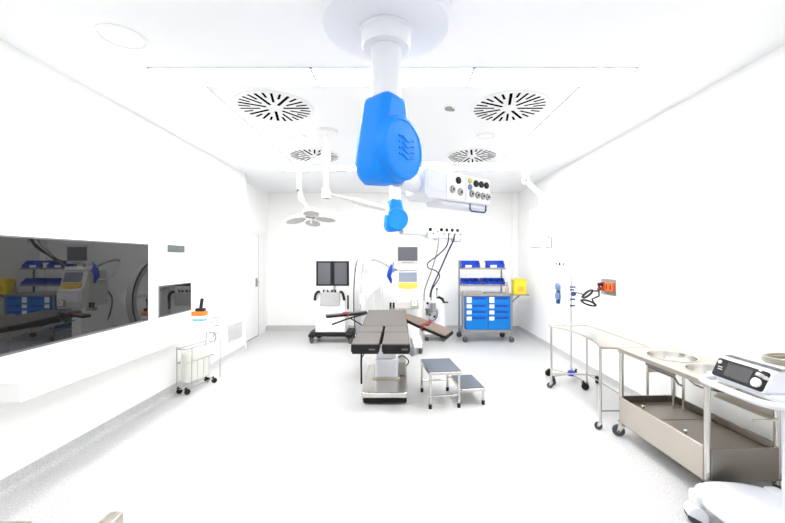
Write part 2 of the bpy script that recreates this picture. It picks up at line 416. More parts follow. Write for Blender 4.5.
MB().tube([m_, m_ + Vector((-.04, 0, -.12)), m_ + Vector((-.09, -.02, -.14)), m_ + Vector((-.24, -.06, -.16))], .010, n=8, smooth=4).build('grab_handle', M['white'], t)

# ------------------------------------------------------------------ suspended monitor arm on the right
sx, sy = .06, 4.6
t = thing('suspended_monitor', 'white monitor hanging edge-on from a bent ceiling arm by right wall', 'monitor', (sx, sy, ZC))
o = Vector((sx, sy, ZC))
MB().lathe([(.12, 0), (.12, -.03), (.06, -.055), (.001, -.055)], n=30).build('ceiling_flange', M['white'], t)
MB().cyl((0,0,-.04), (0,0,-.34), .04, n=22).build('column', M['white'], t)
A = at(526, 162, 4.75) - o
zz = -.27; A.z = zz
arm = MB().cyl((0,0,zz+.07), (0,0,zz-.07), .06, n=22).tube([(0,0,zz), A], .04, n=16).cyl(A+Vector((0,0,.07)), A-Vector((0,0,.09)), .052, n=22).build('ceiling_arm', M['white'], t)
B = at(525.5, 181, 4.75) - o; C_ = at(541, 195, 4.75) - o; D = at(541, 209, 4.75) - o
MB().tube([A, B + Vector((0,0,.04)), B, B + (C_-B)*.12], .035, n=14).ell(B, (.05,.05,.05)).tube([B, C_], .033, n=14).ell(C_, (.045,.045,.045)).tube([C_, D], .03, n=14).build('drop_arm', M['white'], t)
MB().cyl(B + Vector((-.01,-.06,0)), B + Vector((-.01,-.04,0)), .014, n=12).build('lock_knob', M['midgrey'], t)
pc = (at(538.5, 228, 4.75) - o)
MB().box(pc, (.10, .36, .50)).build('monitor_shell', M['white'], t, bevel=.02, seg=3)
MB().box(pc + Vector((.056, 0, -.02)), (.014, .33, .42)).build('monitor_screen', M['lampgrey'], t, bevel=.004)
MB().tube([pc + Vector((.05, -.16, -.12)), pc + Vector((.085, -.19, -.13)), pc + Vector((.085, -.19, -.26)), pc + Vector((.04, -.16, -.25))], .009, n=8).build('grab_handle', M['lampgrey'], t)
cu = bpy.data.curves.new('lettering', 'FONT'); cu.body = 'ALVO'; cu.size = .085; cu.extrude = .001; cu.space_character = 1.25
tmp = bpy.data.objects.new('lettering_source', cu)
me = bpy.data.meshes.new_from_object(tmp); bpy.data.objects.remove(tmp)
lo = bpy.data.objects.new('lettering', me); COL.objects.link(lo); lo.parent = arm
me.materials.clear(); me.materials.append(M['letter'])
da = Vector((A.x, A.y, 0)).normalized()
lo.location = Vector((.60, .60*da.y/da.x - .043, zz-.025)); lo.rotation_euler = (PI/2, 0, math.atan2(da.y, da.x))

# ================================================================== BACK OF THE ROOM
# ------------------------------------------------------------------ twin-monitor imaging cart
t = thing('imaging_cart', 'white imaging cart with two black upright screens on a dark wheeled base', 'medical cart', (-1.255, 7.05, 0))
MB().prism(rrect(-.40, .40, -.20, .28, .06), .12, .20).prism([(-.40, -.28), (-.28, -.28), (-.26, -.1), (-.40, -.1)], .12, .185).prism([(.40, -.28), (.28, -.28), (.26, -.1), (.40, -.1)], .12, .185).build('base', M['darkgrey'], t, bevel=.012)
MB().prism([(-.30, .19), (.27, .19), (.25, .86), (.22, .93), (-.25, .93), (-.28, .86)], -.17, .26, (1,0,0), (0,0,1), (0,1,0)).build('cabinet', M['white'], t, bevel=.02)
MB().prism([(-.20, .70), (.16, .70), (.17, .93), (-.19, .96)], -.205, -.16, (1,0,0), (0,0,1), (0,1,0)).build('keyboard_panel', M['palegrey'], t, bevel=.01)
for sgn in (-1, 1):
    x = -.02 + sgn*.225
    MB().tube([(x+sgn*.045, -.22, .80), (x+sgn*.03, -.235, .89), (x, -.22, .945), (x-sgn*.03, -.18, .95)], .024, n=10, smooth=4).build('grab_handle', M['darkgrey'], t)
for k, x in enumerate((-.13, -.06, .02, .08)):
    MB().cyl((x, -.19, .945), (x, -.20, .985), .018, n=12).build('control_knob', M['darkgrey'], t)
MB().box((.305, -.12, .75), (.03, .04, .26)).build('side_bar', M['darkgrey'], t, bevel=.006)
MB().cyl((.02, .08, .93), (.02, .08, 1.25), .03, n=16).box((.02, .0, 1.26), (.30, .16, .05)).build('mast', M['white'], t)
MB().cyl((.02, -.10, 1.515), (.02, -.10, 1.545), .012, n=10).build('signal_lamp', M['cream'], t)
for x in (-.133, .173):
    mo = MB().box((x, -.12, 1.285), (.304, .05, .462)).build('monitor', M['black'], t, bevel=.006)
    MB().box((x, -.1465, 1.285), (.226, .006, .40)).build('screen', M['screengrey'], mo)
for x, y, a in ((-.34, -.22, 2.2), (.34, -.22, -.8), (-.33, .22, .6), (.35, .22, .3)):
    caster(t, x, y, .062, .035, .13, M['darkgrey'], M['midgrey'], a)

# ------------------------------------------------------------------ C-arm
cxm, cym, czm, RR = -.70, 6.95, .84, .72
t = thing('mobile_imaging_arm', 'white C-shaped imaging arm standing between the cart and the anaesthesia machine', 'imaging arm', (-.42, 7.75, 0))
o = Vector((-.42, 7.75, 0)); cc = Vector((cxm, cym, czm)) - o
b = MB(); angs = [math.radians(95 + 170*i/40) for i in range(41)]
outer = [(RR*math.cos(a), RR*math.sin(a)) for a in angs]; inner = [((RR-.115)*math.cos(a), (RR-.115)*math.sin(a)) for a in angs[::-1]]
for i in range(40):
    q4 = [outer[i], outer[i+1], inner[40-i-1], inner[40-i]]
    b.prism(q4, -.05, .05, (0,1,0), (0,0,1), (1,0,0), cc)
bmesh.ops.remove_doubles(b.bm, verts=b.bm.verts, dist=1e-5)
arc = b.build('arc', M['arcgrey'], t)
b = MB(); b.tube([cc + Vector((-.055, RR*.985*math.cos(a), RR*.985*math.sin(a))) for a in angs], .014, n=6); b.build('arc_rail', M['darkgrey'], arc)
MB().lathe([(.14, -.14), (.15, -.12), (.15, .06), (.09, .12), (.001, .12)], cc + Vector((0, .02, RR-.12)), n=32).build('image_detector', M['white'], t)
MB().box(cc + Vector((0, .02, -RR+.09)), (.22, .30, .20)).build('tube_housing', M['white'], t, bevel=.03, seg=3)
MB().box(cc + Vector((.085, -.66, .05)), (.08, .18, .18)).tube([cc + Vector((.11, -.62, .05)), cc + Vector((.16, .0, .07)), Vector((0, .0, 1.0))], .045, n=14).build('support_arm', M['white'], t)
MB().bb(-.08, .08, -.10, .14, .10, 1.05).build('column', M['white'], t, bevel=.03, seg=3)
MB().prism(rrect(-.22, .22, -.34, .28, .05), .09, .16).build('base', M['white'], t, bevel=.015)
for x, y in ((-.18, -.29), (.18, -.29), (-.18, .22), (.18, .22)): caster(t, x, y, .04, .03, .10, M['midgrey'], M['rubber'], .4)

# ------------------------------------------------------------------ anaesthesia machine
ax0 = .145
t = thing('anaesthesia_machine', 'white anaesthesia machine with two stacked screens behind the operating table', 'anaesthesia machine', (ax0, 6.35, 0))
MB().prism(rrect(-.24, .24, -.30, .30, .05), .10, .20).build('base', M['white'], t, bevel=.015)
MB().bb(-.20, .20, -.02, .26, .19, .78).bb(-.20, -.16, -.27, .0, .19, .78).build('lower_cabinet', M['white'], t, bevel=.015)
MB().prism([(-.30, .74), (.27, .74), (.27, 1.10), (.24, 1.36), (-.17, 1.36), (-.25, 1.10), (-.30, 1.04)], -.20, .20, (0,1,0), (0,0,1), (1,0,0)).build('console', M['cream'], t, bevel=.02, seg=3)
# sloped front: between (y=-.25,z=1.10) and (y=-.17,z=1.36)
fu = Vector((0, .08, .26)).normalized(); fn = Vector((0, -fu.z, fu.y))
fo = Vector((0, -.252, 1.095))
scr = MB().prism(rrect(-.155, .155, .0, .255, .015), -.004, .012, (1,0,0), fu, fn, fo).build('control_screen', M['white'], t, bevel=.004)
MB().prism(rrect(-.152, .152, .08, .248, .008), .012, .016, (1,0,0), fu, fn, fo).build('screen', M['screenblue'], scr)
MB().prism([(-.155, .07), (.155, .07), (.16, .0), (.10, -.03), (0, -.04), (-.10, -.03), (-.16, .0)], .0, .02, (1,0,0), fu, fn, fo).build('key_strip', M['amber'], t)
MB().prism([(-.165, .85), (.19, .85), (.19, 1.0), (-.165, 1.0)], -.308, -.30, (1,0,0), (0,0,1), (0,1,0)).build('flow_panel', M['enamel'], t, bevel=.003)
g = MB().bb(.045, .165, -.335, -.30, .78, .895).build('gauge_window', M['taupe'], t, bevel=.006)
MB().bb(.06, .15, -.338, -.334, .795, .88).build('gauge_face', M['tape'], g)
MB().cyl((.10, -.34, .84), (.115, -.345, .86), .010, n=10).build('gauge_needle', M['orange'], g)
MB().box((0, -.02, 1.395), (.34, .34, .06)).build('top_shelf', M['white'], t, bevel=.01)
MB().bb(-.03, .03, -.06, .0, 1.42, 1.50).build('monitor_neck', M['white'], t)
mo = MB().prism(rrect(-.185, .185, 1.475, 1.815, .02), -.14, -.05, (1,0,0), (0,0,1), (0,1,0)).build('patient_monitor', M['cream'], t, bevel=.012)
MB().bb(-.162, .162, -.144, -.138, 1.525, 1.755).build('screen', M['screengrey'], mo)
MB().bb(-.10, .10, -.145, -.139, 1.49, 1.505).build('key_row', M['lampgrey'], mo)
for x in (-.285, -.235):
    MB().cyl((x, -.16, .74), (x, -.16, .80), .018, n=12).ell((x, -.16, .815), (.02,.02,.02)).build('valve', M['darkgrey'], t)
MB().bb(-.31, -.19, -.20, -.10, .70, .745).build('valve_block', M['lampgrey'], t, bevel=.006)
MB().tube([(-.61, .0, 1.535), (-.55, -.05, 1.54), (-.45, -.10, 1.505), (-.36, -.12, 1.455), (-.28, -.10, 1.41), (-.18, -.02, 1.36)], .019, n=10, smooth=5).build('breathing_hose', M['cablegrey'], t)
MB().tube([(-.61, .01, 1.60), (-.61, .0, 1.50)], .011, n=8).tube([(-.20, .0, 1.20), (-.45, .02, 1.25), (-.61, .01, 1.52)], .010, n=8, smooth=4).build('hose_support', M['white'], t)
b = MB(); b.tube([(-.27, -.10, 1.46), (-.285, -.11, 1.40), (-.30, -.12, 1.33), (-.315, -.12, 1.27), (-.285, -.12, 1.20), (-.275, -.12, 1.15)], [.018, .034, .042, .038, .026, .012], n=12, smooth=1); b.build('breathing_bag', M['bluebin'], t)
MB().tube([(-.235, -.10, 1.50), (-.25, -.11, 1.42), (-.235, -.12, 1.33)], .016, n=10).build('filter_tube', M['bluelight'], t)
for x, y in ((-.2, -.26), (.2, -.26), (-.2, .25), (.2, .25)): caster(t, x, y, .045, .03, .11, M['midgrey'], M['rubber'], 1.0)
MB().bb(-.06, .06, .19, .44, 1.0, 1.03).bb(-.05, .05, .40, .43, 1.02, 1.10).build('rear_bracket', M['lampgrey'], t, bevel=.004)
for k, pts in enumerate(([(.0, .20, .95), (-.02, .45, .98), (-.03, .58, .80), (-.02, .52, .50), (.0, .36, .34), (.0, .24, .40)],
            [(.04, .20, .85), (.05, .40, .90), (.05, .50, .70), (.04, .44, .45), (.03, .26, .30)],
            [(-.04, .21, .60), (-.03, .32, .56), (.0, .38, .40), (.0, .30, .22), (.0, .22, .18)])):
    MB().tube(pts, .012, n=8, smooth=6).build('rear_cable', M['cabledark'], t)

# ------------------------------------------------------------------ suction cart right of it
t = thing('suction_cart', 'low white suction cart with black handle beneath the hanging hoses', 'medical cart', (.67, 7.22, 0))
MB().bb(-.20, .20, -.18, .20, .10, .80).build('cabinet', M['white'], t, bevel=.015)
MB().bb(-.21, .21, -.22, .22, .09, .13).build('base', M['lampgrey'], t, bevel=.01)
MB().bb(-.15, .12, -.187, -.18, .36, .70).build('front_panel', M['enamel'], t, bevel=.003)
for x, z in ((-.13, .72), (-.15, .60), (-.09, .50), (.0, .47)):
    MB().cyl((x, -.18, z), (x, -.215, z), .022, n=14).build('control_knob', M['darkgrey'], t)
MB().cyl((-.03, -.23, .56), (-.03, -.23, .70), .05, n=20).cyl((-.03, -.23, .70), (-.03, -.23, .73), .055, n=20).build('canister', M['lampgrey'], t)
MB().cyl((-.13, -.22, .50), (-.13, -.22, .62), .035, n=16).build('canister', M['midgrey'], t)
MB().tube([(-.12, -.22, .44), (-.05, -.25, .40), (.04, -.23, .46), (.05, -.2, .60)], .010, n=8, smooth=5).build('suction_tube', M['midgrey'], t)
MB().tube([(.06, -.10, .80), (.09, -.16, .83), (.15, -.19, .80), (.18, -.20, .74), (.26, -.20, .735)], [.022, .026, .026, .02, .012], n=10).build('grab_handle', M['black'], t)
MB().cyl((.07, .05, .80), (.07, .05, .95), .008, n=8).ell((.07, .05, .97), (.022, .022, .022)).build('pole_knob', M['midgrey'], t)
for x, y in ((-.16, -.17), (.16, -.17), (-.16, .17), (.16, .17)): caster(t, x, y, .04, .028, .10, M['midgrey'], M['rubber'], .2)

# ------------------------------------------------------------------ gas hoses hanging from the far boom
def hose(name, pts, r, m, label, cat='hose'):
    o = MB().tube([at(*p) for p in pts], r, n=9, smooth=8).build(name, M[m]); tag(o, label, cat, 'hoses under the far boom'); return o
hose('gas_hose', [(439, 233, 6.05), (438.5, 243, 6.08), (436, 256, 6.3), (431, 272, 6.6), (425, 289, 6.9), (424, 300, 7.04)], .012, 'cablegrey', 'pale grey hose hanging from the far boom, leftmost of its hoses')
hose('gas_hose', [(448.5, 233, 6.12), (448.5, 239, 6.12), (446, 247, 6.15), (437, 256, 6.25), (428, 263, 6.4), (428.5, 268, 6.5), (436, 271, 6.6), (439.5, 277, 6.7), (432, 290, 6.9), (431, 300, 7.04)], .0105, 'cabledark', 'dark grey hose hanging in an S-shaped curl from the far boom')
hose('gas_hose', [(454.5, 234, 6.18), (453.5, 240, 6.2), (447, 254, 6.4), (440, 270, 6.7), (432, 288, 6.95), (430, 297, 7.04)], .0145, 'hoseblue', 'straight dark navy hose slanting down from the right end of the far boom')

# ------------------------------------------------------------------ blue drawer trolley
bx, by = 1.645, 7.17
t = thing('drawer_trolley', 'blue-fronted drawer trolley with raised bin shelves in the back right corner', 'trolley', (bx, by, 0))
fr = MB()
for x in (-.45, .45):
    fr.bb(x-.014, x+.014, -.27, -.242, .11, .90); fr.bb(x-.014, x+.014, .215, .243, .11, 1.53 if x < 0 else .88)
    fr.bb(x-.012, x+.012, -.25, .23, .20, .23)
fr.bb(-.46, .46, -.27, -.245, .19, .235).bb(-.46, .46, .22, .243, .19, .225)
fr.bb(.375, .403, .215, .243, .88, 1.53)
fr.build('frame', M['lampgrey'], t, bevel=.003)
MB().bb(-.405, .432, -.245, .22, .235, .862).build('cabinet', M['bluefront'], t, bevel=.004)
MB().bb(-.475, .475, -.285, .25, .865, .90).build('worktop', M['lampgrey'], t, bevel=.006)
zs = [(.726, .860), (.614, .722), (.500, .610), (.242, .496)]
for c0, c1 in ((-.403, .011), (.017, .430)):
    for i, (z0, z1) in enumerate(zs):
        dr = MB().bb(c0+.003, c1-.003, -.268, -.243, z0, z1-.001).build('drawer', M['bluefront'], t, bevel=.004)
        MB().bb(c0+.015, c0+.105, -.272, -.267, z1-(.118 if i == 0 else .080), z1-.012).build('label_holder', M['tape'], dr, bevel=.002)
        MB().bb(c0+.125, c1-.05, -.270, -.266, z1-.055, z1-.030).bb(c0+.12, c1-.045, -.279, -.267, z1-.031, z1-.022).build('handle', M['bluebin'], dr)  # flat darker strip under the lip is painted shade of the grip recess
for z in (1.055, 1.375):
    MB().bb(-.45, .405, -.02, .23, z-.018, z).bb(-.45, .405, -.026, -.02, z-.022, z+.012).build('shelf', M['lampgrey'], t, bevel=.003)
MB().bb(.475, .80, -.19, .09, .868, .884).build('side_shelf', M['lampgrey'], t, bevel=.003)
MB().tube([(.47, -.17, .70), (.52, -.17, .79), (.62, -.17, .865)], .012, n=8, smooth=4).build('shelf_bracket', M['midgrey'], t)
for x, y, a in ((-.43, -.25, .5), (.43, -.25, .3), (-.43, .22, 2.6), (.43, .22, 2.6)): caster(t, x, y, .052, .032, .13, M['midgrey'], M['rubber'], a)

def bin_(x, y, z, w, d, h, label, group):
    o = thing('storage_bin', label, 'storage bin', (x, y, z), 0, group)
    th = .004; b = MB()
    side = [(-d/2, 0), (d/2, 0), (d/2, h), (-d*.10, h), (-d*.36, h*.52), (-d/2, h*.50)]
    b.bb(-w/2, w/2, -d/2, d/2, 0, th).bb(-w/2, w/2, d/2-th, d/2, 0, h).bb(-w/2, w/2, -d/2, -d/2+th, 0, h*.50)
    for sg in (-1, 1):
        b.prism(side, sg*w/2 - (th if sg > 0 else 0), sg*w/2 + (0 if sg > 0 else th), (0,1,0), (0,0,1), (1,0,0))
    b.build('bin_body', M['bluebin'], o)
    if w > .2: MB().bb(-w*.30, w*.05, -d/2-.003, -d/2, h*.12, h*.42).build('label_card', M['tape'], o)
    MB().bb(-w/2+.01, w/2-.01, -d/2+.01, d/2-.01, th, h*.42).build('contents', M['tape' if w > .2 else 'bluelight'], o)
gt, gl = 'large blue bins on the top trolley shelf', 'small blue bins on the lower trolley shelf'
bin_(bx-.262, by+.10, 1.375, .345, .22, .15, 'large blue open-front bin at the left end of the top trolley shelf', gt)
bin_(bx+.218, by+.10, 1.375, .345, .22, .15, 'large blue open-front bin at the right end of the top trolley shelf', gt)
b = MB().prism(rrect(-.05, .05, -.08, .08, .012), 0, .11).build('carton', M['tape'], None, loc=(bx-.023, by+.11, 1.375)); tag(b, 'small white carton between the two large blue bins', 'carton')
xs = [-.385, -.268, -.151, .0, .115, .23, .345]
ords = ['leftmost', 'second from left', 'third from left', 'fourth from left', 'fifth from left', 'second from right', 'rightmost']
for x, nm in zip(xs, ords):
    bin_(bx+x, by+.10, 1.055, .110, .22, .125, f'small blue bin, {nm} on the lower trolley shelf', gl)
t = thing('sharps_container', 'bright yellow sharps bin on the trolley\'s side shelf', 'sharps container', (bx+.645, by-.06, .884))
MB().prism(rrect(-.12, .12, -.10, .10, .03), 0, .26).build('body', M['yellow'], t, bevel=.008)
MB().prism(rrect(-.128, .128, -.108, .108, .03), .25, .285).prism(rrect(-.08, .08, -.06, .06, .02), .285, .30).build('lid', M['yellow'], t, bevel=.006)
MB().bb(-.05, .06, -.103, -.099, .06, .16).build('label_patch', M['amber'], t)
b = MB()
for k in range(3): b.prism(rrect(-.19+.004*k, .19-.003*k, -.09, .10, .01), k*.016, k*.016+.015)
o = b.build('folded_drapes', M['pink'], None, loc=(bx-.26, by-.12, .90), bevel=.004); tag(o, 'flat stack of pale folded drapes on the trolley worktop', 'drapes')
t = thing('dispenser_bottle', 'small brown bottle at the right edge of the trolley worktop', 'bottle', (bx+.40, by-.12, .90))
MB().lathe([(.030, 0), (.032, .01), (.032, .10), (.014, .135), (.014, .15)], n=20).build('body', M['pink'], t)
MB().lathe([(.016, .148), (.016, .175), (.006, .178), (.006, .205)], n=16).box((-.015, -.01, .208), (.05, .016, .012)).build('pump_cap', M['brown'], t)

# ================================================================== OPERATING TABLE
tx, ty = -.18, 4.45
t = thing('operating_table', 'grey padded operating table on a steel pedestal in the room centre', 'operating table', (tx, ty, 0))
def L_(y): return y - ty
MB().prism(rrect(-.21, .265, L_(3.97), L_(5.0), .03), .018, .072).build('base_skirt', M['padside'], t, bevel=.008)
MB().prism(rrect(-.225, .28, L_(3.955), L_(5.02), .035), .072, .135).build('base_plate', M['steelw'], t, bevel=.012, seg=3)
for x in (-.17, .17):
    for y in (4.08, 4.9): MB().cyl((x, L_(y), 0), (x, L_(y), .025), .03, n=14).build('foot', M['rubber'], t)
MB().prism(rrect(-.105, .165, L_(4.42), L_(4.80), .03), .135, .36).build('lower_column', M['enamel'], t, bevel=.01)
MB().prism(rrect(-.085, .145, L_(4.45), L_(4.77), .03), .36, .60).build('upper_column', M['enamel'], t, bevel=.006)
MB().prism(rrect(-.13, .19, L_(4.38), L_(4.84), .03), .135, .155).build('column_flange', M['steel'], t, bevel=.005)
MB().bb(-.22, .22, L_(4.05), L_(5.2), .60, .635).bb(-.16, .16, L_(4.38), L_(4.84), .56, .60).build('top_frame', M['steelw'], t, bevel=.006)
for sg in (-1, 1):
    MB().bb(sg*.292-.006, sg*.292+.006, L_(4.22), L_(5.45), .640, .668).build('side_rail', M['steelw'], t, bevel=.002)
    for y in (4.3, 4.85, 5.35): MB().bb(min(sg*.2, sg*.29), max(sg*.2, sg*.29), L_(y)-.015, L_(y)+.015, .625, .655).build('rail_bracket', M['steelw'], t)
def pad(x0, x1, y0, y1, z, th, nm, tilt=0.0):
    p0 = Vector(((x0+x1)/2, L_(y0), z-th))
    R = Matrix.Rotation(tilt, 3, 'X')
    b = MB(); b.prism(rrect(-(x1-x0)/2, (x1-x0)/2, 0, y1-y0, .02), 0, th-.012, R@Vector((1,0,0)), R@Vector((0,1,0)), R@Vector((0,0,1)), p0)
    o = b.build(nm, M['padside'], t, bevel=.006)
    b = MB(); b.prism(rrect(-(x1-x0)/2+.004, (x1-x0)/2-.004, .004, y1-y0-.004, .02), th-.014, th, R@Vector((1,0,0)), R@Vector((0,1,0)), R@Vector((0,0,1)), p0)
    b.build('pad_top', M['pad'], o, bevel=.006)
    return o
for x0, x1 in ((-.288, -.012), (.012, .288)):
    lp = pad(x0, x1, 3.60, 4.17, .735, .085, 'leg_pad')
    xm = x0 + .205 if x0 < 0 else x0 + .225
    MB().bb(xm-.03, xm+.03, L_(3.60)-.003, L_(3.60)+.001, .672, .686).build('label_patch', M['lcd'], lp)
    MB().bb(x0+.01, x0+.05, L_(3.66), L_(4.2), .628, .65).bb(x1-.05, x1-.01, L_(3.66), L_(4.2), .628, .65).bb(x0+.01, x1-.01, L_(3.63), L_(3.66), .628, .65).build('leg_frame', M['padside'], t)
for x0, x1 in ((-.285, -.008), (.008, .285)):
    pad(x0, x1, 4.19, 4.55, .735, .085, 'seat_pad')
pad(-.282, .282, 4.57, 5.60, .735, .085, 'back_pad', math.radians(3.2))
MB().bb(-.20, .20, L_(5.05), L_(5.5), .635, .66).build('back_frame', M['padside'], t)
# hanging tilt post on the left and control cable
MB().tube([(-.232, L_(4.12), .63), (-.238, L_(4.11), .40), (-.234, L_(4.10), .18)], .011, n=8).build('side_post', M['black'], t)
MB().tube([(-.13, L_(4.1), .62), (-.19, L_(4.08), .55), (-.21, L_(4.08), .50), (-.235, L_(4.10), .46)], .006, n=8, smooth=4).build('thin_cable', M['cabledark'], t)
MB().tube([(.14, L_(4.75), .28), (.22, L_(4.72), .33), (.30, L_(4.70), .27), (.27, L_(4.66), .22), (.20, L_(4.62), .20)], .007, n=8, smooth=5).build('control_cable', M['cabledark'], t)
MB().bb(.175, .265, L_(4.52), L_(4.80), .135, .30).build('pump_box', M['lampgrey'], t, bevel=.012)
# right-hand clamp / hand control
MB().bb(.29, .345, L_(4.30), L_(4.36), .50, .74).build('rail_clamp', M['enamel'], t, bevel=.006)
MB().ell((.335, L_(4.25), .50), (.042, .05, .055)).build('clamp_knob', M['lampgrey'], t)
MB().tube([(.32, L_(4.28), .64), (.335, L_(4.23), .57), (.35, L_(4.20), .49), (.315, L_(4.2), .46)], .012, n=8, smooth=4).build('clamp_strap', M['lampgrey'], t)
def armboard(p0, p1, wid, th, m, strap_at, nm='armboard', roll=0.0):
    p0, p1 = Vector(p0), Vector(p1); d = (p1-p0); Ln = d.length; d.normalize()
    s = d.cross(Vector((0,0,1))).normalized(); n = s.cross(d).normalized()
    R = Matrix.Rotation(roll, 3, d); s = R @ s; n = R @ n
    poly = [(0, -wid*.25), (.06, -wid*.40), (Ln*.35, -wid*.5), (Ln*.97, -wid*.5), (Ln, -wid*.42), (Ln, wid*.42), (Ln*.97, wid*.5), (Ln*.35, wid*.5), (.06, wid*.40), (0, wid*.25)]
    a = MB().prism(poly, -th*.5, th*.45, d, s, n, p0).build(nm, M['padside'], t, bevel=.008)
    poly2 = [(x*.985+.006, y*.94) for x, y in poly]
    MB().prism(poly2, th*.40, th*.5+.006, d, s, n, p0).build('arm_pad', M[m], a, bevel=.006)
    c = p0 + d*Ln*strap_at
    b = MB()
    b.tube([c + s*k*wid*.53 + n*zz for k, zz in ((-1, -th*.55), (-1.02, th*.4), (-.9, th*.62), (0, th*.64), (.9, th*.62), (1.02, th*.4), (1, -th*.55))], .014, n=8)
    b.box(c + n*th*.7 + d*.03, (.05, .05, .018), Matrix((d, s, n)).transposed())
    b.tube([c - d*.05 + s*wid*.5 + n*th*.5, c + n*th*.66, c + d*.07 - s*wid*.5 + n*th*.5], .011, n=8)
    b.build('strap', M['red'], a)
    return a
O = Vector((tx, ty, 0))
armboard(at(404, 316.5, 5.15)-O, at(450, 335, 4.55)-O, .155, .05, 'padtan', .52, roll=math.radians(24))
armboard(at(367, 312.5, 5.25)-O, at(326, 316.5, 5.05)-O, .12, .035, 'pad', .50, roll=math.radians(0))
MB().tube([at(365, 314, 5.2)-O, at(350, 318, 5.0)-O, at(332, 324.5, 4.9)-O], .012, n=8).tube([at(350, 318, 5.0)-O, at(362, 325, 4.9)-O, Vector((-.292, L_(4.95), .654))], .009, n=8).build('armboard_strut', M['black'], t)
MB().tube([at(404, 318, 5.15)-O, Vector((.292, L_(5.1), .654))], .014, n=8).build('armboard_clamp', M['steelw'], t)

# ================================================================== STEP STOOL
t = thing('step_stool', 'two-step steel footstool with grey rubber treads right of the operating table', 'step stool', (.325, 3.865, 0), math.radians(6.5))
def step(x0, x1, y0, y1, z, nm):
    o = MB().prism(rrect(x0, x1, y0, y1, .012), z-.032, z-.004).build(nm, M['steelw'], t, bevel=.003)
    MB().prism(rrect(x0+.008, x1-.008, y0+.008, y1-.008, .01), z-.005, z).build('tread_mat', M['matgrey'], o)
step(-.018, .338, -.02, .51, .382, 'upper_step')
step(.340, .605, .02, .50, .182, 'lower_step')
def leg(x, y, z):
    o = MB().cyl((x, y, .03), (x, y, z-.03), .0135, n=14).build('leg', M['steelw'], t)
    MB().cyl((x, y, 0), (x, y, .045), .018, n=14).build('rubber_foot', M['black'], o)
for x, y in ((0, 0), (.305, 0), (0, .495), (.305, .495)): leg(x, y, .385)
for x, y in ((.585, .05), (.585, .48)): leg(x, y, .185)
MB().tube([(0, 0, .13), (.305, 0, .13)], .009).build('crossbar', M['steelw'], t)
MB().tube([(0, .495, .13), (.305, .495, .13)], .009).build('crossbar', M['steelw'], t)
MB().tube([(.305, .0, .16), (.335, .05, .165)], .009).tube([(.305, .495, .16), (.335, .48, .165)], .009).build('step_bracket', M['steelw'], t)

# ================================================================== RIGHT SIDE
# ------------------------------------------------------------------ curved steel instrument table
t = thing('instrument_table', 'stainless instrument table with curved front edge standing around the drip stand', 'instrument table', (2.05, 3.9, 0))
fe = [(-.225, -.53), (-.15, -.30), (-.115, -.05), (-.12, .20), (-.16, .42), (-.235, .60)]
fe = [(p.x, p.y) for p in spline([Vector((a, b, 0)) for a, b in fe], 5)]
poly = fe + [(.235, .60), (.235, -.53)]
MB().prism(poly, .742, .752).build('tabletop', M['steelw'], t)
b = MB(); b.tube([(x, y, .749) for x, y in poly], .0105, n=8, closed=True); b.build('rim', M['steel'], t)
for x, y in ((-.215, -.51), (.215, -.51), (.215, .58), (-.215, .58)):
    MB().cyl((x, y, .06), (x, y, .745), .0115, n=14).build('leg', M['steelw'], t)
    caster(t, x, y, .034, .024, .075, M['steelw'], M['rubber'], 2.6)
MB().tube([(-.215, -.51, .17), (.215, -.51, .17), (.215, .58, .17), (-.215, .58, .17)], .007).build('lower_rail', M['steelw'], t)

# ------------------------------------------------------------------ drip stand
ix, iy = 2.185, 4.72
t = thing('drip_stand', 'thin steel drip stand on five black castors behind the instrument table', 'drip stand', (ix, iy, 0))
MB().cyl((0,0,.10), (0,0,1.70), .0095, n=14).build('pole', M['steelw'], t)
MB().tube([(-.13, 0, 1.70), (-.11, 0, 1.685), (0, 0, 1.695), (.11, 0, 1.685), (.13, 0, 1.70)], .004, n=6).build('hook', M['steelw'], t)
MB().lathe([(.05, .08), (.055, .10), (.04, .13), (.02, .145)], n=20).build('hub', M['bluebin'], t)
for k in range(5):
    a = math.radians(200 + 72*k)
    x, y = .295*math.cos(a), .295*math.sin(a)
    MB().tube([(0, 0, .105), (x, y, .10)], .013, n=10).build('foot_arm', M['steelw'], t)
    caster(t, x, y, .042, .034, .105, M['black'], M['black'], a+1.2)
for z, w in ((1.20, .08), (1.165, .05), (1.045, .07), (.965, .06)):
    MB().cyl((-.02, -.012, z), (w*.6, -.012, z), .011, n=10).build('pole_clamp', M['bluedark'], t)
MB().ell((.02, -.02, 1.115), (.035, .02, .03)).build('pump_clamp', M['bluedark'], t)

# ------------------------------------------------------------------ wall socket plate and its flexes
py0, py1 = 4.45, 4.77
t = thing('socket_plate', 'steel wall plate with orange-red power sockets on the right wall', 'power socket', (XR, (py0+py1)/2, 1.21))
MB().bb(-.008, 0, -.165, .165, -.10, .10).build('plate', M['steel'], t, bevel=.002)
for k, m in enumerate(('orglow', 'orglow', 'redor')):
    y = -.085 + .085*k
    s_ = MB().bb(-.03, -.006, y-.037, y+.037, -.055, .055).build('socket', M[m], t, bevel=.005)
    MB().bb(-.032, -.029, y-.008, y+.008, -.03, .03).build('socket_slot', M['gap'], s_)
t2 = thing('power_plug', 'upper dark plug pushed into the orange wall sockets', 'plug', (XR-.03, 4.70, 1.235), 0, 'plugs in the wall sockets')
MB().cyl((-.055, 0, 0), (0, 0, 0), .023, n=14).build('plug_body', M['cabledark'], t2)
t3 = thing('power_plug', 'lower dark plug pushed into the orange wall sockets', 'plug', (XR-.03, 4.70, 1.182), 0, 'plugs in the wall sockets')
MB().cyl((-.055, 0, 0), (0, 0, 0), .023, n=14).build('plug_body', M['redor'], t3)
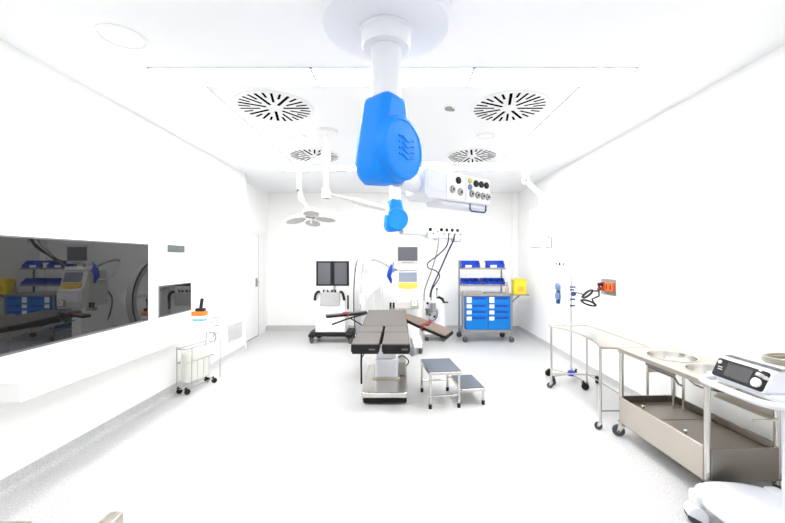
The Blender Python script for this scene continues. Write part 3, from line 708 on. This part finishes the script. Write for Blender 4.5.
def coil(c, d, L, W, n=3):
    d = Vector(d).normalized(); s = d.cross(Vector((0,1,0))).normalized(); P = []
    for k in range(n*12):
        a = 2*PI*k/12
        P.append(Vector(c) + d*L*.5*math.cos(a) + s*W*.5*math.sin(a)*(1+.12*math.sin(k)) + Vector((0, .006*(k/12) + .004*math.sin(k*1.7), 0)))
    return P
c1 = at(588, 294, 4.66); c2 = at(589, 303, 4.64)
o = MB().tube([Vector((XR-.085, 4.70, 1.235)), at(600, 290, 4.68), at(595, 291, 4.66)] + coil(c1, (1, 0, .75), .15, .045, 4), .0115, n=8, smooth=2).build('looped_flex', M['cabledark'])
tag(o, 'dark looped flex from the upper plug, bundled beside the drip stand', 'cable', 'bundled flexes at the wall sockets')
o = MB().tube([Vector((XR-.085, 4.70, 1.182)), at(599, 296, 4.68), at(592, 299, 4.66)] + coil(c2, (1, 0, -.35), .19, .045, 4), .0115, n=8, smooth=2).build('looped_flex', M['cabledark'])
tag(o, 'dark looped flex from the lower plug, bundle hanging just lower', 'cable', 'bundled flexes at the wall sockets')
o = MB().tube([at(573, 292.5, 4.70), at(581, 293.5, 4.68), at(584, 296, 4.66)], .007, n=8, smooth=4).build('flex_hanger', M['cabledark'])
tag(o, 'short dark lead between the drip stand pole and the looped flexes', 'cable')

# ------------------------------------------------------------------ gas flow meters on the right wall
for z, nm in ((1.105, 'upper'), (.955, 'lower')):
    y = 6.02
    t = thing('flow_regulator', f'{nm} blue gas regulator on the right wall beyond the drip stand', 'regulator', (XR, y, z), 0, 'blue regulators on the right wall')
    MB().lathe([(.035, 0), (.035, .02), (.062, .025), (.062, .05), (.045, .058), (.001, .058)], (0,0,0), (-1,0,0), n=24).build('dial_body', M['bluelight'], t)
    MB().bb(-.05, -.005, -.025, .025, -.12, -.065).bb(-.03, -.01, -.012, .012, -.07, -.02).build('outlet_block', M['bluedark'], t, bevel=.004)
t = thing('wall_outlet', 'small row of dark wall outlets above the blue regulators', 'outlet', (XR, 6.0, 1.475))
MB().bb(-.006, 0, -.20, .20, -.05, .05).build('plate', M['wall'], t, bevel=.002)
for y, r in ((-.14, .016), (.0, .026), (.11, .016)): MB().cyl((-.014, y, 0), (-.005, y, 0), r, n=12).build('outlet_hole', M['darkgrey'], t)

# ------------------------------------------------------------------ steel basin cart
X0, X1, Y0, Y1, ZT = 1.92, 2.43, 2.385, 3.29, .77
o = Vector(((X0+X1)/2+.027, (Y0+Y1)/2, 0)); hx, hy = (X1-X0)/2, (Y1-Y0)/2
t = thing('basin_cart', 'long stainless steel cart with two round basin holes along the right wall', 'basin cart', o, .04)
# worktop with two round openings
def top_with_holes(name, holes, z0, z1):
    bm = bmesh.new(); n = 40
    def loop(z):
        rect = [bm.verts.new((x, y, z)) for x, y in ((-hx, -hy), (hx, -hy), (hx, hy), (-hx, hy))]
        es = [bm.edges.new((rect[i], rect[(i+1) % 4])) for i in range(4)]; rings = []
        for cx_, cy_, r in holes:
            rg = [bm.verts.new((cx_ + r*math.cos(2*PI*i/n), cy_ + r*math.sin(2*PI*i/n), z)) for i in range(n)]
            es += [bm.edges.new((rg[i], rg[(i+1) % n])) for i in range(n)]; rings.append(rg)
        bmesh.ops.triangle_fill(bm, edges=es, use_beauty=True); return rect, rings
    ra, ga = loop(z0); rb, gb = loop(z1)
    for i in range(4): bm.faces.new((ra[i], ra[(i+1) % 4], rb[(i+1) % 4], rb[i]))
    for A_, B_ in zip(ga, gb):
        for i in range(n): bm.faces.new((A_[i], A_[(i+1) % n], B_[(i+1) % n], B_[i]))
    m = MB(); m.bm.free(); m.bm = bm
    return m.build(name, M['steel'], t)
holes = [(.0, .16, .168), (.0, -.235, .168)]
top_with_holes('worktop', holes, ZT-.03, ZT)
for cx_, cy_, r in holes:
    r -= .002
    MB().lathe([(r+.012, ZT+.001), (r+.012, ZT+.004), (r, ZT+.004), (r-.004, ZT-.02), (r*.9, ZT-.075), (r*.72, ZT-.105), (.001, ZT-.11), (.001, ZT-.114), (r*.74, ZT-.109), (r*.93, ZT-.078), (r-.001, ZT-.022), (r+.001, ZT+.001)], (cx_, cy_, 0), n=48, caps=False).build('basin', M['steelw'], t)
for x, y in ((-hx+.02, -hy+.02), (hx-.02, -hy+.02), (hx-.02, hy-.02), (-hx+.02, hy-.02)):
    MB().cyl((x, y, .13), (x, y, ZT-.03), .018, n=18).build('leg', M['steelw'], t)
    caster(t, x, y, .05, .03, .135, M['steelw'], M['rubber'], 2.7 if x < 0 else .6)
zt0, zt1 = .130, .350
MB().bb(-hx-.003, -hx+.012, -hy+.03, hy-.03, zt0, zt1).build('front_panel', M['steel'], t, bevel=.003)
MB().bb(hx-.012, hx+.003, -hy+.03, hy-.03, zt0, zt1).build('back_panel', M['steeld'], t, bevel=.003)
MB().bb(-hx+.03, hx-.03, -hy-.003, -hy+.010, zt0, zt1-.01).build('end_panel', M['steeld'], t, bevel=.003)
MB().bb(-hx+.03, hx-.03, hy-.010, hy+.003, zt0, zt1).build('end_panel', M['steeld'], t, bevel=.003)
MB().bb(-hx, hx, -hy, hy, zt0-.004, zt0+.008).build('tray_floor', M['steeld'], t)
for y0, y1 in ((.08, hy-.015), (-.43, .07)):
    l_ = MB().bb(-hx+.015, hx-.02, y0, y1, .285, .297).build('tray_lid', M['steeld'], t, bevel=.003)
    MB().cyl((-hx+.09, (y0+y1)/2, .297), (-hx+.09, (y0+y1)/2, .325), .008, n=12).ell((-hx+.09, (y0+y1)/2, .332), (.016, .016, .012)).build('lid_knob', M['chrome'], l_)
MB().bb(hx-.010, hx, -hy+.03, .02, .50, .74).bb(hx-.03, hx, -hy+.03, .02, .495, .51).build('back_apron', M['steel'], t, bevel=.002)
MB().tube([(.06, -hy+.01, .515), (hx-.02, -hy+.01, .515)], .007, n=8).build('end_rail', M['steelw'], t)
vp = MB().bb(-.05, .16, hy-.09, hy-.07, .58, .74).build('vent_panel', M['steel'], t, bevel=.002)
for k in range(3): MB().bb(-.03+.05*k, -.005+.05*k, hy-.0925, hy-.0895, .62, .71).build('vent_slot', M['gap'], vp)
MB().tube([(-hx+.02, .10, ZT-.04), (-hx+.02, .09, ZT-.065), (-hx+.02, -.16, ZT-.065), (-hx+.02, -.20, ZT-.10), (-hx+.02, -.23, ZT-.10)], .008, n=8).build('hanging_rail', M['midgrey'], t)
MB().bb(-hx+.01, -hx+.03, -.16, .12, ZT-.052, ZT-.03).build('rail_channel', M['steeld'], t)
for x in (.12, .16):
    MB().cyl((x, hy-.16 if x < .14 else hy-.22, zt0), (x, hy-.16 if x < .14 else hy-.22, ZT-.03), .011, n=14).build('drain_pipe', M['steelw'], t)

# ------------------------------------------------------------------ white generator cart (front right)
gx, gy = 2.03, 1.965
t = thing('generator_cart', 'white wheeled device cart with curved handle and broad base, front right corner', 'medical cart', (gx, gy, 0))
basep = [(-.25, -.16), (-.265, .0), (-.27, .17), (-.235, .30), (-.14, .355), (.02, .36), (.18, .30), (.27, .16), (.28, .0), (.27, -.16), (.18, -.30), (.02, -.36), (-.14, -.355), (-.235, -.28)]
pts = [(p.x, p.y) for p in spline([Vector((a, b, 0)) for a, b in basep], 4, True)]
MB().prism(pts, .12, .168).build('base', M['enamel'], t, bevel=.014, seg=3)
for x, y in ((-.245, .245), (-.245, -.245), (.22, .26), (.22, -.26)):
    c = MB().prism(rrect(x-.045, x+.045, y-.045, y+.045, .03), .10, .175).build('caster_housing', M['enamel'], t, bevel=.012)
    hubp = Vector((x-.03, y-.01, .05))
    a_ = Vector((.35, .94, 0)).normalized(); dd = Vector((-a_.y, a_.x, 0))*1
    MB().prism([( .055*math.cos(q_), .055*math.sin(q_)) for q_ in [math.radians(5+215*i/12) for i in range(13)]], -.043, .043, dd, (0,0,1), a_, hubp + Vector((0,0,.002))).cyl((x, y, .09), (x, y, .12), .02, n=12).build('caster_hood', M['enamel'], c, bevel=.006)
    for sg in (-1, 1):
        MB().lathe([(.01, -.009), (.042, -.009), (.05, -.004), (.05, .004), (.042, .009), (.01, .009)], hubp + a_*sg*.026, a_, n=24).build('wheel', M['rubber'], c)
MB().prism(rrect(.065, .19, -.09, .09, .03), .15, .86).build('column', M['enamel'], t, bevel=.012)
MB().prism(rrect(-.20, .26, -.19, .21, .04), .855, .885).build('tray', M['enamel'], t, bevel=.008)
hp = [(-.12, .205, .868), (-.24, .20, .868), (-.295, .165, .868), (-.31, .10, .868), (-.31, -.10, .868), (-.30, -.19, .868), (-.25, -.235, .868), (-.12, -.235, .868), (.05, -.20, .868)]
MB().tube(hp, .017, n=12, smooth=6).build('push_handle', M['enamel'], t)
# device on the tray: faces left (-X), front sloped back
t = thing('surgical_generator', 'white surgical generator with dark sloped screen panel on the front right cart', 'generator', (gx-.02, gy+.01, .885))
prof = [(-.205, .0), (-.155, .105), (-.10, .115), (.24, .115), (.24, .0)]
MB().prism(prof, -.135, .182, (1,0,0), (0,0,1), (0,1,0)).build('housing', M['enamel'], t, bevel=.008, seg=3)
su = Vector((.05, 0, .105)).normalized(); sv = Vector((0, 1, 0)); sn = Vector((-su.z, 0, su.x))
so = Vector((-.205, 0, .0))
MB().prism(rrect(-.125, .175, .006, .112, .014), -.006, .006, sv, su, sn, so).build('front_panel', M['darkgrey'], t, bevel=.004)
MB().prism(rrect(-.045, .105, .020, .098, .004), .0055, .0075, sv, su, sn, so).build('screen', M['screen'], t)
MB().lathe([(.024, .004), (.024, .016), (.020, .020), (.001, .020)], so + su*.042 - sv*.085, sn, n=24).build('dial', M['tape'], t)
MB().lathe([(.010, .004), (.010, .012), (.001, .012)], so + su*.088 + sv*.150, sn, n=16).build('power_button', M['tape'], t)
for v0, v1, u_ in ((.125, .155, .063), (.120, .150, .050), (-.06, -.10, .08)):
    MB().prism([(min(v0, v1), u_-.003), (max(v0, v1), u_-.003), (max(v0, v1), u_+.001), (min(v0, v1), u_+.001)], .0055, .0065, sv, su, sn, so).build('panel_marking', M['text'], t)
for k in range(3):
    MB().bb(-.135+.018*k, -.128+.018*k, -.14, .17, .1148, .118).build('top_vent', M['midgrey'], t)
for k, (y, z) in enumerate(((-.10, .075), (-.115, .06), (-.075, .085))):
    MB().box((-.19+.02*k, y, z+.01), (.03, .022, .018), Matrix.Rotation(.5, 3, 'Y')).build('lead_plug', M['cream'], t, bevel=.004)
t = thing('coiled_lead', 'beige coiled lead lying on top of the surgical generator', 'cable', (gx+.03, gy+.01, 1.0))
P = []
for k in range(44):
    a = 2*PI*k/14; P.append(Vector((.10*math.cos(a) + .004*math.sin(k), .085*math.sin(a)*(1+.08*math.sin(k*.7)), .010 + .0105*(k//14) + .002*math.sin(k*1.3))))
MB().tube(P, .0065, n=8, smooth=2).build('coil', M['taupe'], t)
MB().tube([P[0], Vector((.02, -.12, .012)), Vector((-.08, -.13, .012)), Vector((-.15, -.125, .0)), Vector((-.19, -.12, -.03))], .006, n=8, smooth=4).build('lead_tail', M['taupe'], t)

# ================================================================== LEFT SIDE
t = thing('wall_counter', 'long white counter shelf fixed along the left wall under the dark windows', 'counter', (XL, 3.27, .72))
MB().bb(0, .42, -1.11, 1.11, 0, .115).build('top', M['white'], t, bevel=.004)
MB().bb(0, .03, -1.08, 1.08, -.04, .0).build('wall_rail', M['white'], t, bevel=.003)
o = MB().prism(rrect(-.11, .11, -.16, .16, .005), 0, .004).build('paper_sheet', M['enamel'], None, loc=(-2.40, 3.75, .835)); tag(o, 'flat pale paper sheet lying on the white counter', 'paper')
t = thing('dispenser_box', 'orange, white and blue wipes box at the far counter end', 'box', (-2.325, 4.34, .835))
MB().prism(rrect(-.062, .062, -.05, .05, .01), 0, .028).build('blue_band', M['cyan'], t, bevel=.003)
MB().prism(rrect(-.068, .068, -.055, .055, .012), .028, .062).build('white_band', M['white'], t, bevel=.003)
MB().prism(rrect(-.072, .072, -.058, .058, .012), .062, .112).build('orange_lid', M['orange'], t, bevel=.006)
t = thing('handset', 'black cordless handset standing on the orange box', 'handset', (-2.315, 4.34, .947))
MB().prism(rrect(-.05, .05, -.035, .035, .015), 0, .035).build('cradle', M['black'], t, bevel=.006)
MB().box((.01, 0, .085), (.036, .026, .13), Matrix.Rotation(math.radians(8), 3, 'Y')).build('phone', M['darkgrey'], t, bevel=.008)
t = thing('clip_rail', 'thin wire holder sticking out at the far end of the counter', 'holder', (-2.28, 4.38, .78))
MB().tube([(0, 0, 0), (.03, .12, .01), (.03, .12, .07), (.10, .12, .07)], .005, n=6).tube([(.0, 0, -.02), (.02, .06, -.10), (.11, .06, -.11)], .005, n=6).build('wire', M['midgrey'], t)

# ------------------------------------------------------------------ wire trolley with milky bag
wx, wy = -2.435, 4.47
t = thing('bag_trolley', 'small wire trolley with a milky plastic bag beside the counter end', 'trolley', (wx, wy, 0), math.radians(-15))
b = MB()
for z in (.062, .36, .52):
    b.tube([(-.062, -.22, z), (.062, -.22, z), (.062, .22, z), (-.062, .22, z)], .0055, n=6, closed=True)
for x in (-.062, .15):
    for y in (-.22, .22): b.tube([(x, y, .08), (x, y, .54)], .006, n=6)
for k in range(4): b.tube([(.062, -.13+.088*k, .09), (.062, -.13+.088*k, .36)], .003, n=6)
b.build('wire_frame', M['wire'], t)
MB().prism(rrect(-.057, .057, -.19, .19, .045), .11, .47).build('bag', M['bag'], t, bevel=.03, seg=3)
MB().tube([(.062, .22, .52), (.062, .25, .57), (.062, .22, .62), (.16, .10, .61)], .006, n=6, smooth=4).tube([(-.062, .22, .54), (-.062, .24, .70), (.12, .24, .72)], .005, n=6).build('bag_hook', M['midgrey'], t)
for x, y in ((-.055, -.21), (.055, -.21), (-.055, .21), (.055, .21)): caster(t, x, y, .032, .026, .085, M['black'], M['black'], 1.1)

# ------------------------------------------------------------------ display and grilles on the left wall
t = thing('wall_display', 'small grey climate display on the left wall above the small window', 'display', (XL, 4.37, 1.675))
MB().bb(0, .010, -.165, .165, -.042, .042).build('bezel', M['midgrey'], t, bevel=.002)
for y in (-.078, .078): MB().bb(.009, .012, y-.07, y+.07, -.032, .032).build('readout', M['lcd'], t)
def grille(y0, y1, z0, z1, label, diag):
    t = thing('air_grille', label, 'air grille', (XL, (y0+y1)/2, (z0+z1)/2), 0, 'white return air grilles')
    a, c = (y1-y0)/2, (z1-z0)/2; b = MB()
    b.bb(0, .008, -a, a, c-.02, c).bb(0, .008, -a, a, -c, -c+.02).bb(0, .008, -a, -a+.02, -c, c).bb(0, .008, a-.02, a, -c, c)
    b.mi = 1; b.bb(-.004, .002, -a+.01, a-.01, -c+.01, c-.01); b.mi = 0
    n = 6 if not diag else 7
    for k in range(n):
        z = -c+.02 + (2*c-.04)*(k+.5)/n; b.bb(0, .007, -a+.015, a-.015, z-.010, z+.006)
    if diag:
        for k in range(12):
            y = -a+.02 + (2*a-.04)*(k+.5)/12; b.bb(0, .007, y-.012, y+.012, -c+.015, c-.015)
    b.mi = 0
    b.build('louvre_panel', [M['white'], M['palegrey']], t)
grille(5.69, 6.16, 2.47, 2.64, 'small white louvred grille high on the left wall', False)
grille(5.67, 6.22, .24, .54, 'white lattice return air grille low on the left wall above the skirting', True)

# ------------------------------------------------------------------ low steel frame at the bottom edge of the view
t = thing('floor_trolley', 'low steel floor trolley just entering the view at the bottom left', 'trolley', (-2.02, 1.865, 0))
MB().bb(-.46, .01, -.45, .172, .10, .122).build('deck', M['steelw'], t, bevel=.003)
MB().bb(.0, .50, -.10, -.06, .085, .115).bb(.45, .50, -.10, .12, .085, .115).build('outrigger', M['steel'], t, bevel=.003)
MB().bb(.437, .512, .09, .172, .08, .172).build('corner_post', M['steel'], t, bevel=.004)
for x, y in ((-.40, -.38), (.0, -.38), (-.40, .10), (.475, .10)): caster(t, x, y, .038, .03, .09, M['steelw'], M['rubber'], .3)

# ================================================================== FILL LIGHTS ADDED UNSEEN BEHIND THE CAMERA
for k, (y, nm) in enumerate(((-.9, 'rear'), (.9, 'middle'))):
    for x, sd in ((-1.3, 'left'), (1.3, 'right')):
        t = thing('ceiling_light', f'{nm} {sd} added square fill light behind the viewer', 'ceiling light', (x, y, ZC), 0, 'added fill lights behind the viewer')
        MB().bb(-.32, .32, -.32, .32, -.008, 0).build('frame', M['white'], t)
        MB().bb(-.30, .30, -.30, .30, -.012, -.006).build('diffuser', M['lampfill'], t)

w = bpy.data.worlds.new('world'); SC.world = w; w.use_nodes = True
w.node_tree.nodes['Background'].inputs[0].default_value = (1, 1, 1, 1); w.node_tree.nodes['Background'].inputs[1].default_value = .3

# ================================================================== CAMERA AND COLOUR
cam = bpy.data.cameras.new('camera'); co = bpy.data.objects.new('camera', cam); COL.objects.link(co)
co.location = (0, 0, H); co.rotation_euler = (PI/2, 0, 0)
cam.sensor_width = 36; cam.lens = F/785*36
cam.shift_x = -(CX-392.5)/785; cam.shift_y = (CY-261.5)/785
cam.clip_start = .05
SC.camera = co
SC.view_settings.view_transform = 'Standard'; SC.view_settings.look = 'None'
SC.view_settings.exposure = 1.8; SC.view_settings.gamma = 1.0; SC.view_settings.use_curve_mapping = False
SC.cycles.max_bounces = 12; SC.cycles.diffuse_bounces = 8; SC.cycles.glossy_bounces = 6; SC.cycles.transparent_max_bounces = 16
SC.cycles.use_denoising = True
SC.cycles.sample_clamp_indirect = 6.0
